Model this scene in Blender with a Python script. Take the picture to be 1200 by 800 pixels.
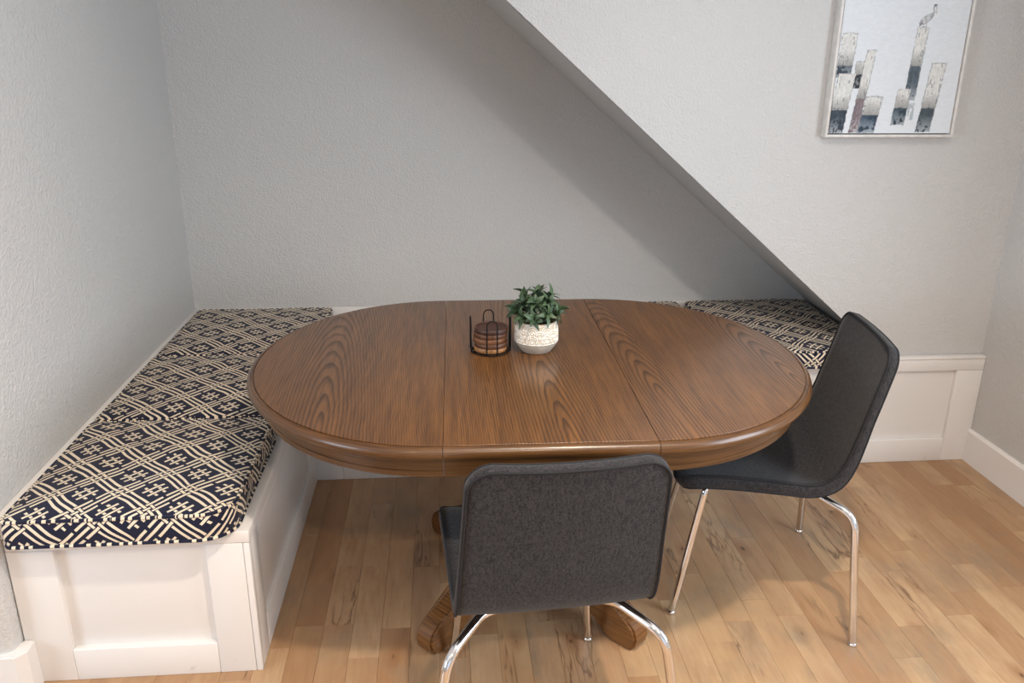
import bpy, bmesh, math, random
import numpy as np
from mathutils import Vector, Matrix, noise as mnoise

for o in list(bpy.data.objects):
    bpy.data.objects.remove(o, do_unlink=True)
S = bpy.context.scene
COL = S.collection
PI = math.pi
rng = random.Random(7)

# ------------------------------------------------------------------ camera
cam_d = bpy.data.cameras.new('camera')
cam = bpy.data.objects.new('camera', cam_d)
COL.objects.link(cam)
cam_d.sensor_width = 36.0
cam_d.lens = 965.0 / 1200.0 * 36.0
cam_d.clip_start = 0.05
CR = ((0.99641, -0.02053, 0.08214), (-0.08433, -0.32622, 0.94153), (0.00747, -0.94507, -0.32678))
vz = np.array([-20., 2790., 965.]); vz /= np.linalg.norm(vz)
vd = np.array([-86., -334., 965.]); vd -= vz * (vd @ vz); vd /= np.linalg.norm(vd)
vx = np.cross(vz, vd)
if vx[0] < 0: vx = -vx
R = np.stack([vx, vd, -vz])
M = Matrix(((R[0, 0], -R[0, 1], -R[0, 2], 0), (R[1, 0], -R[1, 1], -R[1, 2], 0),
            (R[2, 0], -R[2, 1], -R[2, 2], 1.55), (0, 0, 0, 1)))
cam.matrix_world = M
S.camera = cam

# ------------------------------------------------------------------ world, lights, exposure
S.view_settings.view_transform = 'Standard'
S.view_settings.look = 'None'
S.view_settings.gamma = 1.0
S.view_settings.exposure = 0.27
S.view_settings.use_curve_mapping = False
W = bpy.data.worlds.new('world'); S.world = W
W.use_nodes = True
W.node_tree.nodes['Background'].inputs[0].default_value = (0.75, 0.85, 1.0, 1)
W.node_tree.nodes['Background'].inputs[1].default_value = 1.0

ZC = 2.7            # ceiling height
XL, YB, XR, YF = -1.09, 3.57, 2.12, 2.90     # left wall, back wall, right wall, stair wall


def area(name, loc, size, size_y, power, col, rot, shape='RECTANGLE', spread=PI):
    l = bpy.data.lights.new(name, 'AREA')
    l.shape = shape; l.size = size; l.size_y = size_y
    l.energy = power; l.color = col; l.spread = spread
    o = bpy.data.objects.new(name, l); COL.objects.link(o)
    o.location = loc; o.rotation_euler = rot
    return o


# daylight through the window in the right wall, then two added cool fills
area('window_daylight', (2.20, 0.75, 1.5), 1.25, 1.25, 46, (0.76, 0.88, 1.0), (0, PI / 2, 0))
area('added_left_fill', (-3.66, -0.4, 1.5), 1.25, 1.75, 62, (0.70, 0.85, 1.0), (0, -PI / 2, 0))  # unseen cool fill, added to brighten the right wall from the left
area('added_rear_fill', (0.6, -2.95, 1.25), 2.2, 2.1, 28, (0.72, 0.86, 1.0), (-PI / 2, 0, 0))  # unseen cool fill, added behind the camera for the stair wall
CANS = [(0.55, 0.80), (0.45, -0.85), (-0.9, -0.6)]
CAN_POWER = [25.5, 25, 10]
CAN_COLS = [(1.0, 0.86, 0.71), (1.0, 0.80, 0.60), (1.0, 0.72, 0.46)]     # the far lamps burn warmer


# ------------------------------------------------------------------ node helpers
class X:
    """tiny wrapper: arithmetic on sockets makes Math nodes"""
    def __init__(s, nt, v): s.nt = nt; s.v = v
    def _m(s, op, *a):
        n = s.nt.nodes.new('ShaderNodeMath'); n.operation = op
        for i, q in enumerate((s,) + a):
            q = q.v if isinstance(q, X) else q
            if isinstance(q, (int, float)): n.inputs[i].default_value = q
            else: s.nt.links.new(q, n.inputs[i])
        return X(s.nt, n.outputs[0])
    def __add__(s, o): return s._m('ADD', o)
    def __sub__(s, o): return s._m('SUBTRACT', o)
    def __mul__(s, o): return s._m('MULTIPLY', o)
    def __truediv__(s, o): return s._m('DIVIDE', o)
    def lt(s, o): return s._m('LESS_THAN', o)
    def gt(s, o): return s._m('GREATER_THAN', o)
    def abs(s): return s._m('ABSOLUTE')
    def fract(s): return s._m('FRACT')
    def floor(s): return s._m('FLOOR')
    def sqrt(s): return s._m('SQRT')
    def pow(s, o): return s._m('POWER', o)
    def max(s, o): return s._m('MAXIMUM', o)
    def min(s, o): return s._m('MINIMUM', o)
    def smin(s, o, k): return s._m('SMOOTH_MIN', o, k)
    def mod(s, o): return s._m('FLOORED_MODULO', o)
    def inv(s):
        n = s.nt.nodes.new('ShaderNodeMath'); n.operation = 'SUBTRACT'
        n.inputs[0].default_value = 1.0; s.nt.links.new(s.v, n.inputs[1]); return X(s.nt, n.outputs[0])
    def ramp(s, lo, hi, a=0.0, b=1.0):
        n = s.nt.nodes.new('ShaderNodeMapRange'); n.clamp = True
        s.nt.links.new(s.v, n.inputs[0])
        for i, q in enumerate((lo, hi, a, b)): n.inputs[i + 1].default_value = q
        return X(s.nt, n.outputs[0])


def srgb(r, g, b):
    f = lambda c: (c / 255 / 12.92) if c / 255 <= 0.04045 else ((c / 255 + 0.055) / 1.055) ** 2.4
    return (f(r), f(g), f(b), 1.0)


def mat(name, col=(0.8, 0.8, 0.8, 1), rough=0.5, metal=0.0, spec=0.5, coat=0.0, coat_rough=0.1, sheen=0.0):
    m = bpy.data.materials.new(name); m.use_nodes = True
    nt = m.node_tree; p = nt.nodes['Principled BSDF']
    p.inputs['Base Color'].default_value = col
    p.inputs['Roughness'].default_value = rough
    p.inputs['Metallic'].default_value = metal
    p.inputs['Specular IOR Level'].default_value = spec
    p.inputs['Coat Weight'].default_value = coat
    p.inputs['Coat Roughness'].default_value = coat_rough
    p.inputs['Sheen Weight'].default_value = sheen
    return m, nt, p


def coords(nt, kind='Object', scale=None, loc=None):
    t = nt.nodes.new('ShaderNodeTexCoord'); v = t.outputs[kind]
    if scale or loc:
        mp = nt.nodes.new('ShaderNodeMapping')
        if scale: mp.inputs['Scale'].default_value = scale
        if loc: mp.inputs['Location'].default_value = loc
        nt.links.new(v, mp.inputs[0]); v = mp.outputs[0]
    return v


def sep(nt, v):
    n = nt.nodes.new('ShaderNodeSeparateXYZ'); nt.links.new(v, n.inputs[0])
    return X(nt, n.outputs[0]), X(nt, n.outputs[1]), X(nt, n.outputs[2])


def noise(nt, v, scale, detail=3.0, rough=0.5, w=None, out='Fac', dist=0.0):
    n = nt.nodes.new('ShaderNodeTexNoise')
    if w is not None: n.noise_dimensions = '4D'
    n.inputs['Scale'].default_value = scale; n.inputs['Detail'].default_value = detail
    n.inputs['Roughness'].default_value = rough; n.inputs['Distortion'].default_value = dist
    if v is not None: nt.links.new(v, n.inputs['Vector'])
    if w is not None: nt.links.new(w.v, n.inputs['W'])
    return X(nt, n.outputs[out])


def mixc(nt, fac, a, b):
    n = nt.nodes.new('ShaderNodeMix'); n.data_type = 'RGBA'
    if isinstance(fac, X): nt.links.new(fac.v, n.inputs[0])
    else: n.inputs[0].default_value = fac
    for q, i in ((a, 6), (b, 7)):
        if isinstance(q, tuple): n.inputs[i].default_value = q
        else: nt.links.new(q, n.inputs[i])
    return n.outputs[2]


def bump(nt, p, h, strength, dist):
    n = nt.nodes.new('ShaderNodeBump')
    n.inputs['Strength'].default_value = strength; n.inputs['Distance'].default_value = dist
    nt.links.new(h.v if isinstance(h, X) else h, n.inputs['Height'])
    nt.links.new(n.outputs[0], p.inputs['Normal'])
    if 'Coat Normal' in p.inputs and p.inputs['Coat Weight'].default_value > 0:
        pass
    return n


# ------------------------------------------------------------------ materials
def make_wall_mat():
    m, nt, p = mat('wall_paint', srgb(209, 208, 206), 0.62, spec=0.35)
    v = coords(nt, 'Object')
    h = noise(nt, v, 130, 2.5, 0.55) + noise(nt, v, 48, 2, 0.5) * 0.5
    bump(nt, p, h.ramp(0.55, 0.95), 0.55, 0.004)
    c = noise(nt, v, 1.3, 2)
    nt.links.new(mixc(nt, c, srgb(206, 205, 203), srgb(212, 211, 209)), p.inputs['Base Color'])
    return m


def make_trim_mat():
    m, nt, p = mat('white_trim_paint', srgb(238, 235, 232), 0.38, spec=0.45)
    v = coords(nt, 'Object')
    h = noise(nt, v, 60, 2)
    bump(nt, p, h, 0.06, 0.001)
    sc = noise(nt, v, 14, 4, 0.7).ramp(0.66, 0.76)
    z = sep(nt, v)[2]
    low = z.ramp(0.0, 0.05, 1, 0)
    nt.links.new(mixc(nt, sc * low * 0.55, srgb(238, 235, 232), srgb(176, 164, 152)), p.inputs['Base Color'])
    return m


def make_floor_mat():
    m, nt, p = mat('oak_floor', rough=0.36, spec=0.4)
    oi = nt.nodes.new('ShaderNodeObjectInfo'); r = X(nt, oi.outputs['Random'])
    w = r * 37.0
    v = coords(nt, 'Object')
    vs = coords(nt, 'Object', (1, 0.10, 1))
    vm = coords(nt, 'Object', (1, 0.28, 1))
    g = noise(nt, vs, 90, 4, 0.6, w)
    g2 = noise(nt, vm, 16, 4, 0.6, w, dist=1.2)
    big = noise(nt, vm, 5.5, 3, 0.55, w)
    base = nt.nodes.new('ShaderNodeValToRGB')
    e = base.color_ramp.elements
    e[0].position = 0.0; e[0].color = srgb(166, 127, 92)
    e[1].position = 1.0; e[1].color = srgb(188, 155, 120)
    for pos, c in ((0.3, (180, 145, 110)), (0.55, (172, 137, 104)), (0.8, (190, 157, 122))):
        q = e.new(pos); q.color = srgb(*c)
    nt.links.new(r.v, base.inputs[0])
    c = mixc(nt, g.ramp(0.35, 0.75) * 0.42, base.outputs[0], srgb(150, 106, 68))
    c = mixc(nt, g2.ramp(0.48, 0.72) * 0.5, c, srgb(152, 112, 76))
    c = mixc(nt, big.ramp(0.34, 0.52, 1, 0) * 0.42, c, srgb(208, 176, 134))
    # grey mineral streaks
    gm = noise(nt, vm, 7, 5, 0.7, w + 11.0)
    gate = (r * 17.3).fract().ramp(0.30, 0.65)
    c = mixc(nt, gm.ramp(0.56, 0.70) * gate * 0.6, c, srgb(122, 108, 92))
    # narrow dark checks along the grain
    ck = (noise(nt, coords(nt, 'Object', (1, 0.12, 1)), 22, 3, 0.6, w + 5.0, dist=0.6) - 0.5).abs()
    ckg = noise(nt, vm, 5, 2, 0.5, w + 23.0).ramp(0.54, 0.62)
    c = mixc(nt, ck.ramp(0.0, 0.03, 1, 0) * ckg * 0.75, c, srgb(84, 54, 34))
    # knots
    vo = nt.nodes.new('ShaderNodeTexVoronoi'); vo.voronoi_dimensions = '2D'
    vo.inputs['Scale'].default_value = 6.0
    cx = nt.nodes.new('ShaderNodeCombineXYZ')
    nt.links.new((r * 53.0).v, cx.inputs[0]); nt.links.new((r * 131.0).fract().v, cx.inputs[1])
    va = nt.nodes.new('ShaderNodeVectorMath'); va.operation = 'ADD'
    nt.links.new(coords(nt, 'Object', (1, 0.5, 1)), va.inputs[0]); nt.links.new(cx.outputs[0], va.inputs[1])
    nt.links.new(va.outputs[0], vo.inputs['Vector'])
    d = X(nt, vo.outputs['Distance'])
    cs = nt.nodes.new('ShaderNodeSeparateColor'); nt.links.new(vo.outputs['Color'], cs.inputs[0])
    kg = X(nt, cs.outputs[0]).gt(0.66)
    dd = d + noise(nt, v, 30, 2) * 0.09 - 0.045 + X(nt, cs.outputs[1]) * 0.045
    c = mixc(nt, dd.ramp(0.05, 0.20, 1, 0) * kg * 0.45, c, srgb(128, 82, 46))
    c = mixc(nt, dd.ramp(0.02, 0.055, 1, 0) * kg * 0.85, c, srgb(66, 40, 24))
    ge = nt.nodes.new('ShaderNodeNewGeometry')
    wn = noise(nt, ge.outputs['Position'], 2.6, 4, 0.62)
    fine = noise(nt, vm, 26, 4, 0.7, w + 3.0)
    c = mixc(nt, wn.ramp(0.50, 0.66) * fine.ramp(0.30, 0.62) * 0.55, c, srgb(132, 120, 104))
    nt.links.new(c, p.inputs['Base Color'])
    nt.links.new((g2 * 0.16 + 0.27).v, p.inputs['Roughness'])
    bump(nt, p, g * 0.5 + g2, 0.05, 0.002)
    return m


def make_table_mat(name, centres, axis='y', dk=1.0):
    """oak: growth rings sliced by the board's face.
    centres = (xc, tilt, y of the innermost tip, d0, slope, x where this board ends)"""
    m, nt, p = mat(name, rough=0.34, spec=0.45, coat=0.30, coat_rough=0.18)
    v = coords(nt, 'Object')
    x, y, z = sep(nt, v)
    if axis == 'x': x, y = z, x
    wob = noise(nt, coords(nt, 'Object', (1, 0.30, 1) if axis == 'y' else (0.22, 0.22, 1)), 8, 3, 0.55) - 0.5
    wob2 = noise(nt, coords(nt, 'Object', (1, 0.5, 1) if axis == 'y' else (0.5, 0.5, 1)), 40, 3, 0.6) - 0.5
    rr = None; prev = None
    for (xc, tilt, yt, d0, sl, xe) in centres:
        a = x - xc - y * tilt; b = ((y - yt) * sl + d0).max(0.003)
        q = (a * a + b * b).sqrt()
        if rr is None: rr = q
        else:
            f = x.gt(prev); rr = rr * f.inv() + q * f
        prev = xe
    rr = rr + wob * 0.014 + wob2 * 0.0035
    ph = (rr * 84.0 + rr * rr * 230.0).fract()
    late = ph.ramp(0.45, 0.92) * ph.ramp(0.93, 1.0, 1, 0)
    near = rr.ramp(0.02, 0.22, 1.0, 0.55)
    sx = (1, 0.02, 1) if axis == 'y' else (0.02, 0.02, 1)
    pores = noise(nt, coords(nt, 'Object', sx), 430, 2, 0.6)
    fibre = noise(nt, coords(nt, 'Object', (1, 0.05, 1) if axis == 'y' else (0.05, 0.05, 1)), 60, 4, 0.6)
    cloud = noise(nt, v, 3.2, 2)
    c = mixc(nt, fibre.ramp(0.3, 0.7), srgb(100 * dk, 65 * dk, 32 * dk), srgb(132 * dk, 89 * dk, 46 * dk))
    c = mixc(nt, cloud.ramp(0.40, 0.7) * 0.35, c, srgb(84, 52, 28))
    c = mixc(nt, late * near * 0.84, c, srgb(48, 28, 13))
    c = mixc(nt, pores.ramp(0.49, 0.62) * (late * 0.5 + 0.5) * 0.85, c, srgb(52, 29, 13))
    nt.links.new(c, p.inputs['Base Color'])
    nt.links.new((late * 0.10 + pores * 0.12 + 0.26).v, p.inputs['Roughness'])
    bump(nt, p, (pores.ramp(0.5, 0.7) * -1.0) - late * 0.4, 0.12, 0.0008)
    return m


def make_cushion_mat():
    """navy cotton printed with a cream bamboo lattice"""
    m, nt, p = mat('bamboo_lattice_fabric', rough=0.85, spec=0.2, sheen=0.1)
    uv = coords(nt, 'UV')
    oi = nt.nodes.new('ShaderNodeObjectInfo'); rnd = X(nt, oi.outputs['Random'])
    u, w_, _ = sep(nt, uv)
    nz = nt.nodes.new('ShaderNodeTexNoise'); nz.inputs['Scale'].default_value = 1.1; nz.inputs['Detail'].default_value = 1.5
    nt.links.new(uv, nz.inputs['Vector'])
    ns, nb, _ = sep(nt, nz.outputs['Color'])
    u = u + (ns - 0.5) * 0.22; w_ = w_ + (nb - 0.5) * 0.22
    a = u + w_ + rnd * 3.0; b = u - w_ + rnd * 5.0
    # centre coordinates of a diamond
    ca = a.fract() - 0.5; cb = b.fract() - 0.5
    # distance from the lattice band centre lines
    da = (a + 0.5).fract() - 0.5; db = (b + 0.5).fract() - 0.5
    hw = 0.029; sp = 0.132
    def lines(t, offs, h=hw):
        r = None
        for o in offs:
            l = (t - o).abs().lt(h); r = l if r is None else r.max(l)
        return r
    offs = (-sp, 0.0, sp)
    A = lines(db, offs); B = lines(da, offs)          # A runs along a, B runs along b
    # where the sticks cross, one passes over the other in turn and leaves a small gap
    ia = (db / sp + 0.5).floor(); ib = (da / sp + 0.5).floor()
    over = (ia + ib).mod(2.0)
    nearA = lines(db, offs, hw + 0.022); nearB = lines(da, offs, hw + 0.022)
    A2 = A * (nearB * over).inv()
    B2 = B * (nearA * over.inv()).inv()
    # sticks stop short of the middle of each side by turns
    A2 = A2 * ((da.abs().gt(0.462)) * ia.abs()).inv()
    # a little '#' of four bamboo sticks inside each diamond
    Hh = lines(cb, (-0.092, 0.092), 0.029) * ca.abs().lt(0.23)
    Hv = lines(ca, (-0.092, 0.092), 0.029) * cb.abs().lt(0.23) * lines(cb, (-0.092, 0.092), 0.052).inv()
    pat = A2.max(B2).max(Hh).max(Hv)
    weave = noise(nt, uv, 120, 1)
    cream = mixc(nt, weave, srgb(226, 210, 184), srgb(242, 230, 208))
    navy = mixc(nt, weave, srgb(24, 26, 46), srgb(36, 38, 60))
    nt.links.new(mixc(nt, pat, navy, cream), p.inputs['Base Color'])
    bump(nt, p, weave, 0.15, 0.0008)
    return m


def make_chair_mat():
    m, nt, p = mat('charcoal_felt', rough=0.9, spec=0.2, sheen=0.12)
    p.inputs['Sheen Roughness'].default_value = 0.5
    v = coords(nt, 'Object')
    a = noise(nt, v, 300, 2, 0.75); b = noise(nt, coords(nt, 'Object', (1, 1, 0.35)), 190, 2, 0.6)
    c = mixc(nt, (a * 0.6 + b * 0.4).ramp(0.38, 0.68), srgb(24, 24, 27), srgb(66, 63, 64))
    nt.links.new(c, p.inputs['Base Color'])
    bump(nt, p, a + b, 0.35, 0.0012)
    return m


def make_simple(name, c1, c2, scale, rough, metal=0.0, bs=0.05, spec=0.5, coat=0.0):
    m, nt, p = mat(name, c1, rough, metal, spec, coat)
    v = coords(nt, 'Object'); n = noise(nt, v, scale, 3)
    nt.links.new(mixc(nt, n.ramp(0.35, 0.65), c1, c2), p.inputs['Base Color'])
    if bs: bump(nt, p, n, bs, 0.001)
    return m


def make_leaf_mat():
    m, nt, p = mat('leaf_green', rough=0.42, spec=0.45)
    oi = nt.nodes.new('ShaderNodeObjectInfo'); r = X(nt, oi.outputs['Random'])
    v = coords(nt, 'Object'); x, y, z = sep(nt, v)
    rib = x.abs().ramp(0.0, 0.0012, 1, 0)
    c = mixc(nt, r, srgb(34, 55, 39), srgb(76, 98, 68))
    c = mixc(nt, rib * 0.5, c, srgb(98, 118, 84))
    nt.links.new(c, p.inputs['Base Color'])
    return m


def make_coaster_mat():
    m, nt, p = mat('acacia_coaster', rough=0.5)
    oi = nt.nodes.new('ShaderNodeObjectInfo'); r = X(nt, oi.outputs['Random'])
    g = noise(nt, coords(nt, 'Object', (0.12, 1, 1)), 110, 4, 0.6, r * 20.0)
    c = mixc(nt, g.ramp(0.42, 0.66) * 0.6, oi.outputs['Color'], srgb(58, 34, 22))
    nt.links.new(c, p.inputs['Base Color'])
    return m


M_WALL = make_wall_mat(); M_TRIM = make_trim_mat(); M_FLOOR = make_floor_mat()
M_CUSH = make_cushion_mat(); M_CHAIR = make_chair_mat()
M_CHROME = make_simple('chrome', (0.82, 0.82, 0.83, 1), (0.78, 0.78, 0.79, 1), 8, 0.09, 1.0, 0)
M_PIPE = make_simple('dark_piping', srgb(18, 18, 22), srgb(27, 27, 31), 300, 0.85, 0, 0.2)
M_TOPL = make_table_mat('oak_left', [(-0.55, -0.068, -0.42, 0.005, 0.10, 9)])
M_TOPM = make_table_mat('oak_leaf', [(0.02, -0.05, -0.50, 0.008, 0.075, 9)])
M_TOPR = make_table_mat('oak_right', [(0.29, -0.06, -0.22, 0.012, 0.12, 0.49), (0.675, -0.06, -0.20, 0.006, 0.12, 9)])
M_OAKX = make_table_mat('oak_apron', [(0.45, 0.0, -9, 0.003, 0.0, 9)], axis='x', dk=0.84)
M_OAKF = make_table_mat('oak_feet', [(0.45, 0.0, -9, 0.003, 0.0, 9)], axis='x', dk=1.15)
M_WIRE = make_simple('black_wire', srgb(18, 18, 20), srgb(26, 26, 28), 60, 0.45, 0.6, 0)
M_COAST = make_coaster_mat()
M_POT = make_simple('pot_recess_shade', srgb(198, 182, 160), srgb(212, 198, 178), 40, 0.6, 0, 0.1)  # tan body colour paints in the shade between the raised fans
M_POTW = make_simple('white_glaze', srgb(238, 231, 219), srgb(244, 239, 230), 40, 0.5, 0, 0.05)
M_POTB = make_simple('grey_ceramic_base', srgb(176, 166, 150), srgb(190, 180, 166), 50, 0.6, 0, 0.1)
M_SOIL = make_simple('pebble_soil', srgb(96, 70, 48), srgb(160, 128, 92), 260, 0.9, 0, 0.4)
M_LEAF = make_leaf_mat()
M_STEM = make_simple('stem_green', srgb(60, 70, 44), srgb(84, 84, 54), 90, 0.6, 0, 0)
M_FRAME = make_simple('whitewashed_frame', srgb(216, 212, 206), srgb(230, 227, 222), 30, 0.55, 0, 0.1)
M_GAP = make_simple('shadow_gap_backing', srgb(96, 94, 92), srgb(110, 108, 106), 30, 0.8, 0, 0)
M_SUB = make_simple('subfloor', srgb(58, 38, 24), srgb(70, 48, 30), 20, 0.9, 0, 0)
M_LAMP, _nt, _p = mat('lamp_glow', (1, 0.9, 0.75, 1), 0.5)
_p.inputs['Emission Color'].default_value = (1.0, 0.80, 0.58, 1); _p.inputs['Emission Strength'].default_value = 12


# ------------------------------------------------------------------ mesh helpers
def link(name, me, m, parent=None, smooth=False):
    o = bpy.data.objects.new(name, me); COL.objects.link(o)
    if m is not None and len(me.materials) == 0: me.materials.append(m)
    if smooth:
        me.polygons.foreach_set('use_smooth', [True] * len(me.polygons))
    if parent is not None: o.parent = parent
    return o


def from_bm(name, bm, m, parent=None, smooth=False, fix=True):
    if fix: bmesh.ops.recalc_face_normals(bm, faces=bm.faces)
    me = bpy.data.meshes.new(name); bm.to_mesh(me); bm.free()
    return link(name, me, m, parent, smooth)


def sharp_by_angle(o, deg=35):
    me = o.data
    bm = bmesh.new(); bm.from_mesh(me)
    for e in bm.edges:
        e.smooth = not (len(e.link_faces) == 2 and e.calc_face_angle(0) > math.radians(deg))
    bm.to_mesh(me); bm.free()
    me.polygons.foreach_set('use_smooth', [True] * len(me.polygons))


def box(bm, lo, hi):
    vs = [bm.verts.new((x, y, z)) for x in (lo[0], hi[0]) for y in (lo[1], hi[1]) for z in (lo[2], hi[2])]
    for f in ((0, 1, 3, 2), (4, 6, 7, 5), (0, 4, 5, 1), (2, 3, 7, 6), (0, 2, 6, 4), (1, 5, 7, 3)):
        bm.faces.new([vs[i] for i in f])
    return vs


def bbox(name, lo, hi, m, parent=None, bev=0.002, seg=2):
    bm = bmesh.new(); box(bm, lo, hi)
    if bev: bmesh.ops.bevel(bm, geom=list(bm.edges), offset=bev, segments=seg, affect='EDGES', profile=0.5)
    o = from_bm(name, bm, m, parent)
    if bev: sharp_by_angle(o, 50)
    return o


def prism(bm, pts, a0, a1, axis):
    """extrude polygon pts from a0 to a1 along axis ('y' : pts are x,z ; 'z' : pts are x,y; 'x': pts are y,z)"""
    def mk(p, t):
        return {'y': (p[0], t, p[1]), 'z': (p[0], p[1], t), 'x': (t, p[0], p[1])}[axis]
    A = [bm.verts.new(mk(p, a0)) for p in pts]; B = [bm.verts.new(mk(p, a1)) for p in pts]
    n = len(pts)
    bm.faces.new(A[::-1]); bm.faces.new(B)
    for i in range(n): bm.faces.new((A[i], A[(i + 1) % n], B[(i + 1) % n], B[i]))
    return A, B


def tube(bm, pts, r, n=10, closed=False, caps=True, radii=None):
    pts = [Vector(p) for p in pts]
    N = len(pts); rings = []; up = None
    for i, p in enumerate(pts):
        if closed: t = (pts[(i + 1) % N] - pts[i - 1]).normalized()
        else: t = (pts[min(i + 1, N - 1)] - pts[max(i - 1, 0)]).normalized()
        if up is None:
            up = Vector((0, 0, 1)) if abs(t.z) < 0.9 else Vector((1, 0, 0))
        up = (up - t * up.dot(t)).normalized(); sd = t.cross(up)
        rr = radii[i] if radii else r
        rings.append([bm.verts.new(p + (up * math.cos(2 * PI * k / n) + sd * math.sin(2 * PI * k / n)) * rr) for k in range(n)])
    for i in range(N if closed else N - 1):
        a, b = rings[i], rings[(i + 1) % N]
        sh = 0
        if closed and i == N - 1:
            sh = min(range(n), key=lambda s: (a[0].co - b[s].co).length)
        for k in range(n):
            bm.faces.new((a[k], a[(k + 1) % n], b[(k + 1 + sh) % n], b[(k + sh) % n]))
    if caps and not closed:
        bm.faces.new(rings[0][::-1]); bm.faces.new(rings[-1])
    return rings


def lathe(bm, prof, n=48, c=(0, 0, 0), cap0=True, cap1=True):
    rings = []
    for r, z in prof:
        rings.append([bm.verts.new((c[0] + r * math.cos(2 * PI * k / n), c[1] + r * math.sin(2 * PI * k / n), c[2] + z)) for k in range(n)])
    for a, b in zip(rings, rings[1:]):
        for k in range(n): bm.faces.new((a[k], a[(k + 1) % n], b[(k + 1) % n], b[k]))
    if cap0: bm.faces.new(rings[0][::-1])
    if cap1: bm.faces.new(rings[-1])
    return rings


def smooth_path(pts, k=6):
    """Catmull-Rom through pts"""
    P = [Vector(p) for p in pts]; P = [P[0] * 2 - P[1]] + P + [P[-1] * 2 - P[-2]]
    out = []
    for i in range(1, len(P) - 2):
        for j in range(k):
            t = j / k
            out.append(0.5 * ((2 * P[i]) + (P[i + 1] - P[i - 1]) * t + (2 * P[i - 1] - 5 * P[i] + 4 * P[i + 1] - P[i + 2]) * t * t
                              + (3 * P[i] - P[i - 1] - 3 * P[i + 1] + P[i + 2]) * t ** 3))
    out.append(P[-2]); return out


def fillet(pts, rads, n=6):
    """round the inner corners of an open 3-D polyline"""
    P = [Vector(p) for p in pts]; out = [P[0]]
    for i in range(1, len(P) - 1):
        a = (P[i - 1] - P[i]); b = (P[i + 1] - P[i]); r = rads[i - 1]
        an = a.normalized(); bn = b.normalized()
        th = an.angle(bn); d = min(r / math.tan(th / 2), a.length * 0.95, b.length * 0.95)
        s = P[i] + an * d; e = P[i] + bn * d
        for j in range(n + 1):
            t = j / n
            out.append(s.lerp(P[i], t).lerp(P[i].lerp(e, t), t))
    out.append(P[-1]); return out


def empty(name, loc, rz=0.0):
    o = bpy.data.objects.new(name, None); COL.objects.link(o)
    o.empty_display_size = 0.05; o.location = loc; o.rotation_euler = (0, 0, rz)
    return o


def tag(o, label=None, cat=None, group=None, kind=None):
    if label: o['label'] = label
    if cat: o['category'] = cat
    if group: o['group'] = group
    if kind: o['kind'] = kind
    return o


def struct(o): o['kind'] = 'structure'; return o


# ------------------------------------------------------------------ room shell
# left wall with its rounded outside corner, returning to the left in front
bm = bmesh.new()
A, B = prism(bm, [(-3.6, 1.785), (XL, 1.785), (XL, YB + 0.15), (XL - 0.15, YB + 0.15), (XL - 0.15, 1.935), (-3.6, 1.935)], 0, ZC, 'z')
ed = [e for e in bm.edges if all(abs(v.co.x - XL) < 1e-5 and abs(v.co.y - 1.785) < 1e-5 for v in e.verts)]
bmesh.ops.bevel(bm, geom=ed, offset=0.028, segments=6, affect='EDGES', profile=0.5)
o = from_bm('wall_left', bm, M_WALL); sharp_by_angle(o, 40); struct(o)

bm = bmesh.new(); box(bm, (XL, YB, 0), (XR + 0.15, YB + 0.15, ZC))
struct(from_bm('wall_back', bm, M_WALL))

# stair wall: the sloping underside of the stair and the wall under it
SL = 0.845
def diag_z(x): return 1.723 - SL * (x - 0.222)
bm = bmesh.new()
xt = 0.222 - (ZC - 1.723) / SL
A, B = prism(bm, [(xt, ZC), (1.757, diag_z(1.757)), (1.757, 0), (XR, 0), (XR, ZC)], YF, YB, 'y')
ed = [e for e in bm.edges if all(abs(v.co.y - YF) < 1e-5 for v in e.verts) and abs(e.verts[0].co.x - e.verts[1].co.x) > 1 and abs(e.verts[0].co.z - e.verts[1].co.z) > 1]
bmesh.ops.bevel(bm, geom=ed, offset=0.016, segments=5, affect='EDGES', profile=0.5)
o = from_bm('wall_stairs', bm, M_WALL); sharp_by_angle(o, 40); struct(o)

# right wall with a window opening (outside the frame; it lets the daylight in)
WY0, WY1, WZ0, WZ1 = 0.1, 1.4, 0.85, 2.15
bm = bmesh.new()
box(bm, (XR, WY1, 0), (XR + 0.15, YB, ZC)); box(bm, (XR, -3.0, 0), (XR + 0.15, WY0, ZC))
box(bm, (XR, WY0, 0), (XR + 0.15, WY1, WZ0)); box(bm, (XR, WY0, WZ1), (XR + 0.15, WY1, ZC))
struct(from_bm('wall_right', bm, M_WALL))
bm = bmesh.new()
for lo, hi in (((WY0 - .06, WZ0 - .06), (WY0, WZ1 + .06)), ((WY1, WZ0 - .06), (WY1 + .06, WZ1 + .06)),
               ((WY0, WZ0 - .06), (WY1, WZ0)), ((WY0, WZ1), (WY1, WZ1 + .06))):
    box(bm, (XR - 0.015, lo[0], lo[1]), (XR, hi[0], hi[1]))
struct(from_bm('window_1', bm, M_TRIM))

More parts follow.
